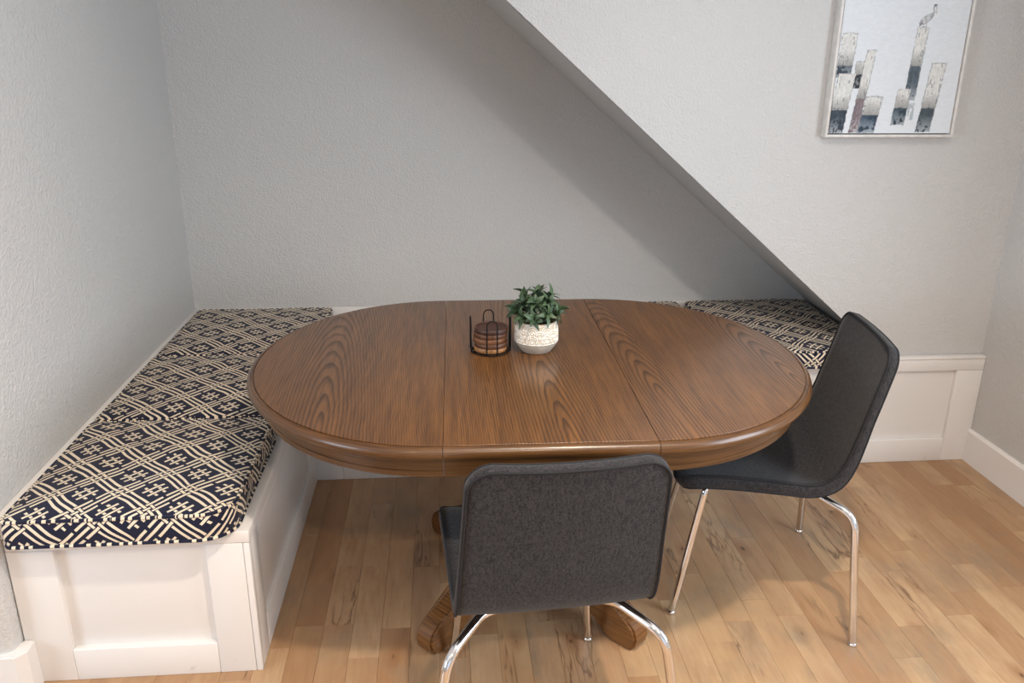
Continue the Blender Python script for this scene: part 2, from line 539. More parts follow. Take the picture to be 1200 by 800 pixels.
bm = bmesh.new()
DX0, DX1, DZ1 = -0.55, 1.75, 2.35
box(bm, (-3.6, -3.15, 0), (DX0, -3.0, ZC)); box(bm, (DX1, -3.15, 0), (XR + .15, -3.0, ZC)); box(bm, (DX0, -3.15, DZ1), (DX1, -3.0, ZC))
struct(from_bm('wall_front', bm, M_WALL))
bm = bmesh.new()
box(bm, (-3.75, -3.15, 0), (-3.6, -1.3, ZC)); box(bm, (-3.75, 0.5, 0), (-3.6, 1.935, ZC))
box(bm, (-3.75, -1.3, 0), (-3.6, 0.5, 0.85)); box(bm, (-3.75, -1.3, 2.15), (-3.6, 0.5, ZC))
struct(from_bm('wall_far_left', bm, M_WALL))
bm = bmesh.new(); box(bm, (-3.75, -3.15, ZC), (XR + .15, YB + .15, ZC + 0.1))
M_CEIL = make_simple('ceiling_paint', srgb(236, 234, 230), srgb(240, 238, 235), 60, 0.7, 0, 0.1)
ceiling = struct(from_bm('ceiling', bm, M_CEIL))

# floor: dark bed, one object per plank where the photograph shows them, the rest joined
bm = bmesh.new(); box(bm, (-3.75, -3.15, -0.05), (XR + .15, YB + .15, -0.006))
floor = struct(from_bm('floor', bm, M_SUB))
PWD = 0.0826


def plank_verts(bm, x0, x1, y0, y1, dz):
    g = 0.00008; c = 0.0004
    x0 += g; x1 -= g; y0 += g; y1 -= g
    lo = [(x0, y0), (x1, y0), (x1, y1), (x0, y1)]
    hi = [(x0 + c, y0 + c), (x1 - c, y0 + c), (x1 - c, y1 - c), (x0 + c, y1 - c)]
    b0 = [bm.verts.new((p[0], p[1], -0.0055)) for p in lo]
    b1 = [bm.verts.new((p[0], p[1], dz - 0.0009)) for p in lo]
    t = [bm.verts.new((p[0], p[1], dz)) for p in hi]
    for i in range(4):
        j = (i + 1) % 4
        bm.faces.new((b0[i], b0[j], b1[j], b1[i])); bm.faces.new((b1[i], b1[j], t[j], t[i]))
    bm.faces.new(t)


rest = bmesh.new()
x = XR - 0.004
while x > -3.6:
    x0 = x - PWD
    near = x0 > -0.62
    y = 2.895 - rng.uniform(0.0, 0.12) * 0
    if x0 < XL - 0.1: y = 1.785
    first = True
    while y > -3.0:
        ln = rng.choice((0.32, 0.4, 0.48, 0.6, 0.75, 0.9, 1.1)) * rng.uniform(0.9, 1.1)
        if first: ln *= rng.uniform(0.35, 1.0); first = False
        y0 = max(y - ln, -3.0)
        if near and y > 1.45:
            bm = bmesh.new()
            cx, cy = (x + x0) / 2, (y + y0) / 2
            plank_verts(bm, x0 - cx, x - cx, y0 - cy, y - cy, rng.uniform(-0.00025, 0.00015))
            p = from_bm('plank', bm, M_FLOOR, floor); p.location = (cx, cy, 0)
        else:
            plank_verts(rest, x0, x, y0, y, 0.0)
        y = y0
    x = x0
tag(from_bm('plank_field', rest, M_FLOOR, floor), kind='stuff')

# baseboards
bm = bmesh.new()
prism(bm, [(XR, 0), (XR, 0.138), (XR - 0.006, 0.138), (XR - 0.0135, 0.128), (XR - 0.0135, 0)], 0, 1, 'y')
for v in bm.verts: v.co.y = -3.0 if v.co.y < 0.5 else 2.878
struct(from_bm('baseboard_right', bm, M_TRIM))
bm = bmesh.new()
prism(bm, [(-3.6, 1.785), (-3.6, 1.770), (-1.082, 1.770), (-1.060, 1.792), (-1.060, 1.8365), (-1.088, 1.8365), (-1.091, 1.81), (-1.114, 1.786)], 0, 0.134, 'z')
ed = [e for e in bm.edges if all(v.co.z > 0.13 for v in e.verts)]
bmesh.ops.bevel(bm, geom=ed, offset=0.004, segments=2, affect='EDGES')
struct(from_bm('baseboard_left', bm, M_TRIM))

# upright trim boards round the seat
ZB = 0.426
def trim(n, lo, hi): return struct(bbox('trim_%d' % n, lo, hi, M_TRIM, None, 0.0025))
trim(1, (XL, 1.840, ZB), (XL + 0.020, YB, 0.494))
trim(2, (XL + 0.020, YB - 0.020, ZB), (1.668, YB, 0.494))
trim(3, (1.648, YF - 0.02, ZB), (1.668, YB - 0.020, 0.488))

# ------------------------------------------------------------------ built-in bench
bench = empty('corner_bench', (-0.795, 1.84, 0))
tag(bench, 'white panelled built-in corner bench with patterned cushions on top', 'bench')
def bpart(name, lo, hi, bev=0.002):
    l = Vector(lo) - Vector(bench.location); h = Vector(hi) - Vector(bench.location)
    return bbox(name, l, h, M_TRIM, bench, bev)
Y0, X0, YFR = 1.837, -0.50, 2.88
LT = 0.034
# lids
bpart('lid', (XL + 0.004, Y0, ZB - LT), (X0 + 0.002, YFR - 0.003, ZB), 0.003)
bpart('lid', (XL + 0.004, YFR - 0.001, ZB - LT), (1.745, YB - 0.003, ZB), 0.003)
T = ZB - LT - 0.0006
# end frame facing the room
bpart('stile', (-1.086, Y0, 0.0), (-0.974, Y0 + 0.022, T))
bpart('stile', (-0.609, Y0, 0.0), (-0.517, Y0 + 0.022, T))
bpart('corner_post', (-0.516, Y0 + 0.0006, 0.0), (X0, Y0 + 0.0225, T))
bpart('bottom_rail', (-0.9735, Y0, 0.0), (-0.6095, Y0 + 0.022, 0.094))
bpart('panel', (-0.99, Y0 + 0.0195, 0.07), (-0.59, Y0 + 0.024, T - 0.001), 0.0005)
# long face towards the table
def xface(name, y0, y1, z0, z1, rec=0.0): return bpart(name, (X0 - 0.016 - rec, y0, z0), (X0 - rec - (0.0004 if rec == 0 else 0), y1, z1))
xface('stile', Y0 + 0.023, 1.935, 0.0, T)
xface('stile', 2.765, YFR - 0.0005, 0.0, T)
xface('top_rail', 1.9355, 2.7645, T - 0.03, T)
xface('bottom_rail', 1.9355, 2.7645, 0.0, 0.10)
xface('panel', 1.92, 2.78, 0.09, T - 0.02, 0.012)
# back run, facing the camera under the table
def yface(name, x0, x1, z0, z1, rec=0.0): return bpart(name, (x0, YFR + rec, z0), (x1, YFR + rec + 0.016, z1))
yface('stile', X0 - 0.017, -0.40, 0.0, T)
for a, b in ((-0.3995, 0.1495), (0.2505, 0.7995), (0.9005, 1.4295)):
    yface('bottom_rail', a, b, 0.0, 0.10); yface('top_rail', a, b, T - 0.05, T)
    yface('panel', a - 0.015, b + 0.015, 0.09, T - 0.04, 0.012)
for a in (0.15, 0.80, 1.43):
    yface('stile', a, a + 0.10, 0.0, T)

# white panelling that carries the bench front on below the picture
wp = empty('wall_panelling', (1.83, 2.885, 0))
tag(wp, 'white framed panel low on the wall below the picture, behind the right chair', 'panelling')
def wpart(name, lo, hi, bev=0.002):
    return bbox(name, Vector(lo) - wp.location, Vector(hi) - wp.location, M_TRIM, wp, bev)
wpart('cap', (1.762, 2.869, 0.440), (XR - 0.001, 2.899, 0.452), 0.003)
wpart('top_rail', (1.5315, 2.870, 0.393), (XR - 0.001, 2.8845, 0.4395))
wpart('stile', (2.010, 2.870, 0.0), (XR - 0.001, 2.8845, 0.3925))
wpart('stile', (1.5315, 2.870, 0.0), (1.60, 2.8845, 0.3925))
wpart('bottom_rail', (1.6005, 2.870, 0.0), (2.0095, 2.8845, 0.098))
wpart('panel', (1.535, 2.885, 0.0), (XR - 0.001, 2.899, 0.4395), 0.0)


# ------------------------------------------------------------------ seat cushions
def rounded_poly(corners, n=7):
    """corners: (x, y, r) counter-clockwise"""
    out = []; N = len(corners)
    for i in range(N):
        p = Vector(corners[i][:2]); a = Vector(corners[i - 1][:2]) - p; b = Vector(corners[(i + 1) % N][:2]) - p
        r = corners[i][2]; an = a.normalized(); bn = b.normalized(); th = an.angle(bn)
        d = r / math.tan(th / 2); c = p + (an + bn).normalized() * (r / math.sin(th / 2))
        s = p + an * d; e = p + bn * d
        a0 = math.atan2(s.y - c.y, s.x - c.x); a1 = math.atan2(e.y - c.y, e.x - c.x)
        while a1 < a0: a1 += 2 * PI
        for j in range(n + 1):
            t = a0 + (a1 - a0) * j / n; out.append(c + Vector((math.cos(t), math.sin(t))) * r)
    # resample long sides
    res = []
    for i, p in enumerate(out):
        q = out[(i + 1) % len(out)]; L = (q - p).length; k = max(1, int(L / 0.035))
        for j in range(k): res.append(p.lerp(q, j / k))
    return res


def cushion(x0, x1, y0, y1, h, radii, label, seed, puff=0.012):
    rn = random.Random(seed)
    cx, cy = (x0 + x1) / 2, (y0 + y1) / 2
    root = empty('seat_cushion', (cx, cy, ZB + 0.0005))
    tag(root, label, 'cushion', None)
    C4 = [(x0 - cx, y0 - cy, radii[0]), (x1 - cx, y0 - cy, radii[1]), (x1 - cx, y1 - cy, radii[2]), (x0 - cx, y1 - cy, radii[3])]
    pl = rounded_poly(C4); N = len(pl)
    cen = Vector((0, 0))
    per = [0.0]
    for i in range(N): per.append(per[-1] + (pl[(i + 1) % N] - pl[i]).length)
    bm = bmesh.new(); uvl = bm.loops.layers.uv.new('UVMap')
    off = Vector((seed * 0.37, seed * 0.61, 0))
    def wav(p, a=0.004): return a * mnoise.noise(Vector((p.x * 7, p.y * 7, seed * 3.1)))
    rings = []
    def ring(fr, z, bulge=0.0, wob=0.0):
        r = []
        for p in pl:
            d = p.copy()
            if bulge: d = d + d.normalized() * bulge
            q = d * fr
            r.append(bm.verts.new((q.x, q.y, z + wav(q, wob))))
        rings.append(r)
    ring(0.97, 0.0); ring(0.995, 0.003); ring(1, 0.010)
    for t in (0.25, 0.5, 0.75): ring(1, 0.010 + (h - 0.018) * t, 0.004 * math.sin(PI * t))
    ring(1, h - 0.008); nside = len(rings)
    ring(0.988, h - 0.001, 0, 0.002)
    for fr in (0.95, 0.88, 0.76, 0.6, 0.42, 0.22):
        ring(fr, h + puff * (1 - fr ** 2.2) * 1.0, 0, 0.006 * (1 - fr) + 0.003)
    def setuv(f, side):
        for l in f.loops:
            c = l.vert.co
            if side:
                i = idx[l.vert]
                s = per[i]
                if i == 0 and any(idx[v] > N // 2 for v in f.verts): s = per[N]
                l[uvl].uv = (s / 0.17 + off.x, c.z / 0.160 + off.y)
            else: l[uvl].uv = (c.x / 0.170 + off.x, c.y / 0.165 + off.y)
    idx = {}
    for r in rings:
        for i, v in enumerate(r): idx[v] = i
    for k in range(len(rings) - 1):
        a, b = rings[k], rings[k + 1]
        for i in range(N):
            f = bm.faces.new((a[i], a[(i + 1) % N], b[(i + 1) % N], b[i])); setuv(f, k < nside - 1)
    f = bm.faces.new(rings[-1]); setuv(f, False)
    f = bm.faces.new(rings[0][::-1]); setuv(f, False)
    from_bm('cover', bm, M_CUSH, root, True)
    for z, fr in ((h - 0.004, 0.998), (0.006, 1.0)):
        bm = bmesh.new()
        pts = [(p.x * fr, p.y * fr, z + wav(p * fr, 0.0025)) for p in pl]
        rg = tube(bm, pts, 0.0045, 8, closed=True)
        uvl = bm.loops.layers.uv.new('UVMap')
        ii = {v: i for i, r in enumerate(rg) for v in r}
        for f in bm.faces:
            for l in f.loops:
                i = ii[l.vert]; s = per[i]
                if i == 0 and any(ii[v] > N // 2 for v in f.verts): s = per[N]
                l[uvl].uv = (s / 0.17 + off.y, 0.21 + off.x)
        from_bm('piping', bm, M_CUSH, root, True)
    return root


cushion(-1.060, -0.525, 1.792, 2.358, 0.078, (0.02, 0.085, 0.02, 0.02),
        'navy and cream lattice cushion at the near end of the left bench', 1)
cushion(-1.060, -0.530, 2.374, 2.936, 0.076, (0.02, 0.02, 0.02, 0.02),
        'navy and cream lattice cushion in the middle of the left bench, beside the table end', 2)
cushion(-1.060, -0.490, 2.952, 3.540, 0.072, (0.02, 0.03, 0.03, 0.02),
        'navy and cream lattice cushion in the far left bench corner', 3)
cushion(0.36, 1.055, 2.865, 3.540, 0.072, (0.02, 0.02, 0.02, 0.02),
        'navy and cream lattice cushion on the back bench, mostly hidden behind the table', 4)
cushion(1.095, 1.640, 2.840, 3.540, 0.074, (0.02, 0.03, 0.02, 0.03),
        'navy and cream lattice cushion under the sloping stair, behind the right chair', 5)

# ------------------------------------------------------------------ oval table
TH = 0.755
table = empty('oval_table', (0.2375, 2.17, 0), math.radians(-0.9))
tag(table, 'oval brown oak pedestal dining table with one leaf and moulded edge', 'table')
LW, SB, SA = 0.475, 0.578, 0.53          # leaf width, half width, end half-length
TOPE = [(0.060, 0.0), (0.0206, 0.0), (0.0198, -0.0009), (0.0196, -0.0300), (0.060, -0.0300)]
EDGE = [(0.0194, -0.031), (0.0194, -0.0036), (0.0172, -0.0036), (0.0160, -0.0014), (0.0105, -0.0024), (0.006, -0.0050), (0.0022, -0.0100),
        (0.0003, -0.0155), (0.0005, -0.0205), (0.003, -0.0255), (0.008, -0.0285), (0.0135, -0.0310)]
APR = [(0.058, -0.0312), (0.037, -0.0312), (0.037, -0.0690), (0.0384, -0.0702), (0.0384, -0.0712), (0.0368, -0.0722), (0.0368, -0.0850), (0.0385, -0.0865), (0.058, -0.0865)]


def half_outline(sgn, n=56):
    P = []
    for i in range(n + 1):
        t = -PI / 2 + PI * i / n
        ex = abs(math.cos(t)) ** 0.98
        P.append((Vector((sgn * (LW / 2 + SA * ex), SB * math.sin(t))),
                  Vector((sgn * math.cos(t) / SA, math.sin(t) / SB)).normalized()))
    return P


def sweep_outline(name, outl, prof, m, zo, cap_top, parent, xgap=0.0, smooth=True):
    bm = bmesh.new(); rows = []
    for p, n in outl:
        row = []
        for d, z in prof:
            q = p - n * d
            if xgap and abs(q.x) < LW / 2 + xgap: q.x = math.copysign(LW / 2 + xgap, q.x)
            row.append(bm.verts.new((q.x, q.y, zo + z)))
        rows.append(row)
    for a, b in zip(rows, rows[1:]):
        for k in range(len(prof) - 1): bm.faces.new((a[k], a[k + 1], b[k + 1], b[k]))
        if not cap_top: bm.faces.new((a[-1], a[0], b[0], b[-1]))
    if cap_top:
        bm.faces.new([r[0] for r in rows]); bm.faces.new([r[-1] for r in rows][::-1])
        bm.faces.new(rows[0] + rows[-1][::-1])
    else:
        bm.faces.new(rows[0]); bm.faces.new(rows[-1][::-1])
    o = from_bm(name, bm, m, parent); sharp_by_angle(o, 12 if prof is APR else 28)
    return o


for sgn, m in ((-1, M_TOPL), (1, M_TOPR)):
    sweep_outline('table_top', half_outline(sgn), TOPE, m, TH, True, table, 0.0006)
    sweep_outline('edge_moulding', half_outline(sgn), EDGE, M_OAKX, TH, False, table, 0.0007)
    sweep_outline('apron', half_outline(sgn), APR, M_OAKX, TH, False, table, 0.0008)
# leaf
bm = bmesh.new()
pr = [(-SB + d, TH + z - 0.0006) for d, z in TOPE] + [(SB - d, TH + z - 0.0006) for d, z in TOPE[::-1]]
prism(bm, pr, -LW / 2 + 0.0006, LW / 2 - 0.0006, 'x')
o = from_bm('table_leaf', bm, M_TOPM, table); sharp_by_angle(o, 28)
for s in (-1, 1):
    bm = bmesh.new()
    prism(bm, [(s * (SB - d), TH + z) for d, z in APR], -LW / 2 + 0.0008, LW / 2 - 0.0008, 'x')
    o = from_bm('leaf_apron', bm, M_OAKX, table)
    bm = bmesh.new()
    prism(bm, [(s * (SB - d), TH + z) for d, z in EDGE], -LW / 2 + 0.0006, LW / 2 - 0.0006, 'x')
    o = from_bm('leaf_moulding', bm, M_OAKX, table); sharp_by_angle(o, 28)
# runners below the top and the pedestal
for sx in (-0.16, 0.16):
    bbox('slide_rail', (-0.55, sx - 0.02, TH - 0.075), (0.55, sx + 0.02, TH - 0.0315), M_OAKX, table, 0.003)
bbox('mounting_block', (-0.20, -0.24, TH - 0.11), (0.20, 0.24, TH - 0.076), M_OAKX, table, 0.006)
bm = bmesh.new()
lathe(bm, [(0.12, TH - 0.111), (0.12, 0.60), (0.085, 0.575), (0.095, 0.54), (0.125, 0.47), (0.135, 0.40), (0.115, 0.33), (0.085, 0.30), (0.10, 0.285), (0.105, 0.26), (0.105, 0.13), (0.09, 0.115)][::-1], 40)
o = from_bm('pedestal_column', bm, M_OAKX, table); sharp_by_angle(o, 35)
FEET_R = 0.425
for k in range(4):
    a = math.radians((50, 130, 225, 312)[k])
    top = [(0.09, 0.27), (0.14, 0.262), (0.20, 0.225), (0.26, 0.170), (0.32, 0.125), (0.37, 0.102), (0.405, 0.090), (0.428, 0.070), (0.438, 0.042), (0.432, 0.016), (0.418, 0.0)]
    bot = [(0.36, 0.0), (0.335, 0.014), (0.30, 0.040), (0.24, 0.085), (0.17, 0.125), (0.09, 0.14)]
    bm = bmesh.new()
    prism(bm, [(r, z) for r, z in top + bot], -0.031, 0.031, 'y')
    bmesh.ops.bevel(bm, geom=[e for e in bm.edges if abs(e.verts[0].co.y - e.verts[1].co.y) < 1e-6], offset=0.007, segments=2, affect='EDGES')
    o = from_bm('pedestal_foot', bm, M_OAKF, table); sharp_by_angle(o, 40)
    o.rotation_euler = (0, 0, a)


# ------------------------------------------------------------------ chairs
SEAT_PROF = [(0.245, 0.424), (0.225, 0.438), (0.18, 0.444), (0.08, 0.441), (-0.04, 0.432), (-0.100, 0.427), (-0.150, 0.437), (-0.186, 0.466), (-0.210, 0.515), (-0.228, 0.575),
             (-0.243, 0.635), (-0.264, 0.72), (-0.290, 0.832)]


def chair_shell():
    prof = smooth_path([(0, y, z) for y, z in SEAT_PROF], 6)
    L = [0.0]
    for a, b in zip(prof, prof[1:]): L.append(L[-1] + (b - a).length)
    tot = L[-1]
    # even resample, denser near the ends
    def at(s):
        s = min(max(s, 0), tot)
        for i in range(len(L) - 1):
            if L[i + 1] >= s:
                t = (s - L[i]) / max(L[i + 1] - L[i], 1e-9); return prof[i].lerp(prof[i + 1], t)
        return prof[-1]
    ss = []
    rc = 0.048
    k = 9
    for i in range(k): ss.append(rc * (1 - math.cos(PI / 2 * i / k)))
    n = 40
    for i in range(n + 1): ss.append(rc + (tot - 2 * rc) * i / n)
    for i in range(1, k + 1): ss.append(tot - rc * (1 - math.sin(PI / 2 * i / k)))
    def half(s):
        base = 0.217 - 0.004 * math.sin(PI * s / tot)
        # narrower towards the top of the back
        t = max(0.0, (s - 0.52 * tot) / (0.48 * tot)); base -= 0.022 * t ** 1.1
        e = min(s, tot - s)
        if e < rc: base -= rc - math.sqrt(max(rc * rc - (rc - e) ** 2, 0))
        return base
    rows_i, rows_o, mid = [], [], []
    nt_ = 20
    th = 0.0115
    G = []
    for s in ss:
        p = at(s); d = (at(s + 0.004) - at(s - 0.004)).normalized()
        nrm = Vector((0, d.z, -d.y))         # towards the sitter / up
        if nrm.z < 0 and abs(d.z) < 0.5: nrm = -nrm
        if nrm.y < 0 and d.z > 0.5: nrm = -nrm
        h = half(s)
        sback = max(0.0, min(1.0, (s / tot - 0.5) / 0.25))
        row = []
        for j in range(nt_ + 1):
            t = -1 + 2 * j / nt_
            dish = 0.010 * sback * (t * t) + 0.006 * (1 - sback) * (t * t)      # dished across
            row.append((p + Vector((h * t, 0, 0)) + nrm * dish, nrm * (1.45 - 0.45 * sback)))
        G.append(row)
    return G, th


G_CH, TH_CH = chair_shell()


def chair_proto():
    root = empty('dining_chair', (0, 0, 0))
    bm = bmesh.new(); th = TH_CH
    R_, C_ = len(G_CH), len(G_CH[0])
    inn = [[bm.verts.new(p + n * th) for p, n in r] for r in G_CH]
    out = [[bm.verts.new(p - n * th) for p, n in r] for r in G_CH]
    for i in range(R_ - 1):
        for j in range(C_ - 1):
            bm.faces.new((inn[i][j], inn[i][j + 1], inn[i + 1][j + 1], inn[i + 1][j]))
            bm.faces.new((out[i][j], out[i + 1][j], out[i + 1][j + 1], out[i][j + 1]))
    loop = [(0, j) for j in range(C_)] + [(i, C_ - 1) for i in range(1, R_)] + [(R_ - 1, j) for j in range(C_ - 2, -1, -1)] + [(i, 0) for i in range(R_ - 2, 0, -1)]
    N = len(loop)
    # bulged edge band
    P = [(inn[i][j].co + out[i][j].co) / 2 for i, j in loop]
    mids = []
    for k in range(N):
        t = (P[(k + 1) % N] - P[k - 1]).normalized(); i, j = loop[k]
        nr = G_CH[i][j][1]; o_ = t.cross(nr)
        if o_.dot(P[k] - (G_CH[min(max(i, 6), R_ - 7)][C_ // 2][0])) < 0: o_ = -o_
        mids.append((bm.verts.new(P[k] + o_ * 0.003 + nr * th * 0.55), bm.verts.new(P[k] + o_ * 0.003 - nr * th * 0.55)))
    for k in range(N):
        a = loop[k]; b = loop[(k + 1) % N]; m0 = mids[k]; m1 = mids[(k + 1) % N]
        va, vb = inn[a[0]][a[1]], inn[b[0]][b[1]]; wa, wb = out[a[0]][a[1]], out[b[0]][b[1]]
        bm.faces.new((va, vb, m1[0], m0[0])); bm.faces.new((m0[0], m1[0], m1[1], m0[1])); bm.faces.new((m0[1], m1[1], wb, wa))
    inner_pts = [inn[i][j].co.copy() for i, j in loop]; outer_pts = [out[i][j].co.copy() for i, j in loop]
    ic = [G_CH[i][j][1] for i, j in loop]
    from_bm('upholstered_shell', bm, M_CHAIR, root, True)
    for pts, sg in ((inner_pts, 1), (outer_pts, -1)):
        clean = []
        for p, n in zip(pts, ic):
            q = p + n * sg * 0.0006
            if not clean or (q - clean[-1]).length > 0.0035: clean.append(q)
        if (clean[0] - clean[-1]).length < 0.0035: clean.pop()
        bm = bmesh.new(); tube(bm, clean, 0.0030, 7, closed=True)
        from_bm('piping', bm, M_PIPE, root, True)
    bbox('mounting_plate', (-0.13, -0.13, 0.407), (0.13, 0.14, 0.414), M_WIRE, root, 0.002)
    for s in (-1, 1):
        bm = bmesh.new()
        tube(bm, fillet([(s * 0.03, 0.150, 0.404), (s * 0.150, 0.165, 0.404), (s * 0.190, 0.240, 0.010)], [0.035], 8), 0.0105, 16)
        leg = from_bm('leg', bm, M_CHROME, root); sharp_by_angle(leg, 50)
        bm = bmesh.new(); lathe(bm, [(0.0125, 0), (0.0135, 0.003), (0.0125, 0.009), (0.009, 0.012)], 16, (s * 0.1904, 0.2408, 0)); g = from_bm('glide', bm, M_CHROME, leg, True)
        bm = bmesh.new()
        tube(bm, fillet([(s * 0.02, -0.085, 0.404), (s * 0.150, -0.125, 0.402), (s * 0.234, -0.224, 0.374), (s * 0.292, -0.250, 0.010)], [0.08, 0.062], 9), 0.0110, 16)
        leg = from_bm('leg', bm, M_CHROME, root); sharp_by_angle(leg, 50)
        bm = bmesh.new(); lathe(bm, [(0.0125, 0), (0.0135, 0.003), (0.0125, 0.009), (0.009, 0.012)], 16, (s * 0.2923, -0.250, 0)); g = from_bm('glide', bm, M_CHROME, leg, True)
    return root


def copy_tree(o, parent=None):
    c = o.copy(); COL.objects.link(c)
    if parent is not None:
        c.parent = parent; c.matrix_parent_inverse = o.matrix_parent_inverse.copy()
    for ch in list(o.children): copy_tree(ch, c)
    return c


ch1 = chair_proto()
ch2 = copy_tree(ch1)
ch1.location = (0.211, 1.640, 0); ch1.rotation_euler = (0, 0, math.radians(4.0))
tag(ch1, 'charcoal fabric shell chair with chrome legs, back to the camera at the table front', 'chair', 'dining chairs')
ch2.location = (0.918, 2.142, 0); ch2.rotation_euler = (0, 0, math.radians(90 - 9.0))
tag(ch2, 'charcoal fabric shell chair with chrome legs, side on at the right table end', 'chair', 'dining chairs')

# ------------------------------------------------------------------ coaster holder and coasters
HX, HY = 0.130, 2.218
hold = empty('coaster_holder', (HX, HY, TH))
tag(hold, 'black wire coaster holder with four looped uprights on the table', 'holder')
bm = bmesh.new()
tube(bm, [(0.054 * math.cos(2 * PI * k / 40), 0.054 * math.sin(2 * PI * k / 40), 0.0022) for k in range(40)], 0.0018, 8, closed=True)
from_bm('base_ring', bm, M_WIRE, hold, True)
for a in (0, 90, 180, 270):
    A_ = math.radians(a - 88)
    er = Vector((math.cos(A_), math.sin(A_), 0)); et = Vector((-math.sin(A_), math.cos(A_), 0)); ez = Vector((0, 0, 1))
    pts = []
    w = 0.0145; H_ = 0.104; rad = 0.056
    pts += [er * 0.040 + et * -w + ez * 0.0021, er * (rad - 0.002) + et * -w + ez * 0.0021, er * rad + et * -w + ez * 0.006]
    pts += [er * rad + et * -w + ez * (H_ - w)]
    for k in range(1, 12): pts.append(er * rad + et * (-w * math.cos(PI * k / 12)) + ez * (H_ - w + w * math.sin(PI * k / 12)))
    pts += [er * rad + et * w + ez * (H_ - w), er * rad + et * w + ez * 0.006, er * (rad - 0.002) + et * w + ez * 0.0021, er * 0.040 + et * w + ez * 0.0021]
    bm = bmesh.new(); tube(bm, pts, 0.0018, 8); from_bm('wire_loop', bm, M_WIRE, hold, True)
cl = ['dark wooden coaster with raised rim, topmost of the stack in the wire holder',
      'round wooden coaster second from the top in the wire holder',
      'round wooden coaster in the middle of the stack in the wire holder',
      'round wooden coaster second from the bottom in the wire holder',
      'pale-edged wooden coaster at the bottom of the stack in the wire holder']
zc = TH + 0.0042
for k in range(5):
    c = empty('coaster', (HX + (0, 0.0015, -0.0025, 0.0005, 0.0025)[k], HY + (0.001, -0.001, 0, 0.001, -0.0005)[k], zc), rng.uniform(0, 6))
    c.rotation_euler[0] = 0.0
    bm = bmesh.new()
    R0 = 0.0475; t = 0.0135
    lathe(bm, [(R0 - 0.0008, 0), (R0, 0.0009), (R0, t - 0.001), (R0 - 0.0008, t - 0.0002), (R0 - 0.004, t), (R0 - 0.0055, t - 0.001), (R0 - 0.006, t - 0.003), (0.001, t - 0.003)], 44)
    o = from_bm('disc', bm, M_COAST, c); sharp_by_angle(o, 45)
    o.color = (srgb(172, 122, 76), srgb(100, 64, 42), srgb(122, 80, 50), srgb(104, 66, 42), srgb(72, 46, 36))[k]
    tag(c, cl[4 - k], 'coaster', 'coasters in the holder')
    zc += t + 0.0003

# ------------------------------------------------------------------ potted plant
PX, PY = 0.261, 2.214
plant = empty('potted_plant', (PX, PY, TH))
tag(plant, 'small green leafy plant in a white embossed pot on the table', 'plant')
POTP = [(0.0405, 0.0), (0.0435, 0.002), (0.0530, 0.016), (0.0605, 0.027), (0.0618, 0.034), (0.0612, 0.060), (0.0590, 0.082), (0.0580, 0.090), (0.0565, 0.0925), (0.0545, 0.0915), (0.0540, 0.080), (0.0540, 0.074)]


def pot_r(z):
    for (r0, z0), (r1, z1) in zip(POTP, POTP[1:]):
        if z0 <= z <= z1: return r0 + (r1 - r0) * (z - z0) / (z1 - z0)
    return 0.058


bm = bmesh.new(); lathe(bm, POTP[4:], 72, cap0=False, cap1=True)
pb = from_bm('pot', bm, M_POT, plant); sharp_by_angle(pb, 40)
bm = bmesh.new(); lathe(bm, POTP[:5], 72, cap1=False)
o = from_bm('pot_base', bm, M_POTB, plant); sharp_by_angle(o, 40); o['label'] = 'unglazed greyish lower band of the pot'


def on_pot(u, z, lift=0.0004):
    r = pot_r(z) + lift
    return (r * math.cos(u), r * math.sin(u), z)


bm = bmesh.new()
NM = 9; step = 2 * PI / NM
for row in range(3):
    for k in range(NM):
        uc = k * step + (row % 2) * step / 2 + 0.22
        zb = (0.0345, 0.0345, 0.060)[row] if row != 1 else 0.0345
        zbase = (0.0345, 0.047, 0.060)[row] - (0.0)
        for sc in ((1.0, 0.74, 0.48) if row != 1 else (1.0, 0.72, 0.46)):
            hw_ = step * 0.5 * 0.92 * sc; hh = 0.0255 * sc
            pts = []
            for i in range(15):
                t = PI * i / 14
                z = zbase + hh * math.sin(t) ** 0.75
                u = uc - hw_ * math.cos(t) * (0.75 + 0.25 * math.sin(t))
                if z < 0.0865: pts.append(on_pot(u, z))
            if len(pts) > 2: tube(bm, pts, 0.00150 if sc == 1 else 0.00120, 6)
        for dt in (-0.5, 0, 0.5):
            tube(bm, [on_pot(uc, zbase + 0.001), on_pot(uc + dt * step * 0.18, min(zbase + 0.0095, 0.086))], 0.0011, 6)
for z in (0.0335, 0.0868):
    tube(bm, [on_pot(2 * PI * i / 60, z, 0.0002) for i in range(60)], 0.0016, 6, closed=True)
tag(from_bm('embossed_fans', bm, M_POTW, pb, True), kind='stuff')
bm = bmesh.new(); lathe(bm, [(0.0535, 0.074), (0.052, 0.0765), (0.03, 0.079), (0.002, 0.080)], 40)
for i in range(150):
    a = rng.uniform(0, 2 * PI); r = 0.05 * math.sqrt(rng.random()); s = rng.uniform(0.0016, 0.0032)
    mtx = Matrix.Translation((r * math.cos(a), r * math.sin(a), 0.0785)) @ Matrix.Rotation(rng.uniform(0, 6), 4, 'Z') @ Matrix.Diagonal((s, s * 0.8, s * 0.7, 1))
    bmesh.ops.create_icosphere(bm, subdivisions=1, radius=1.0, matrix=mtx)
tag(from_bm('pebble_soil', bm, M_SOIL, plant, True), kind='stuff')


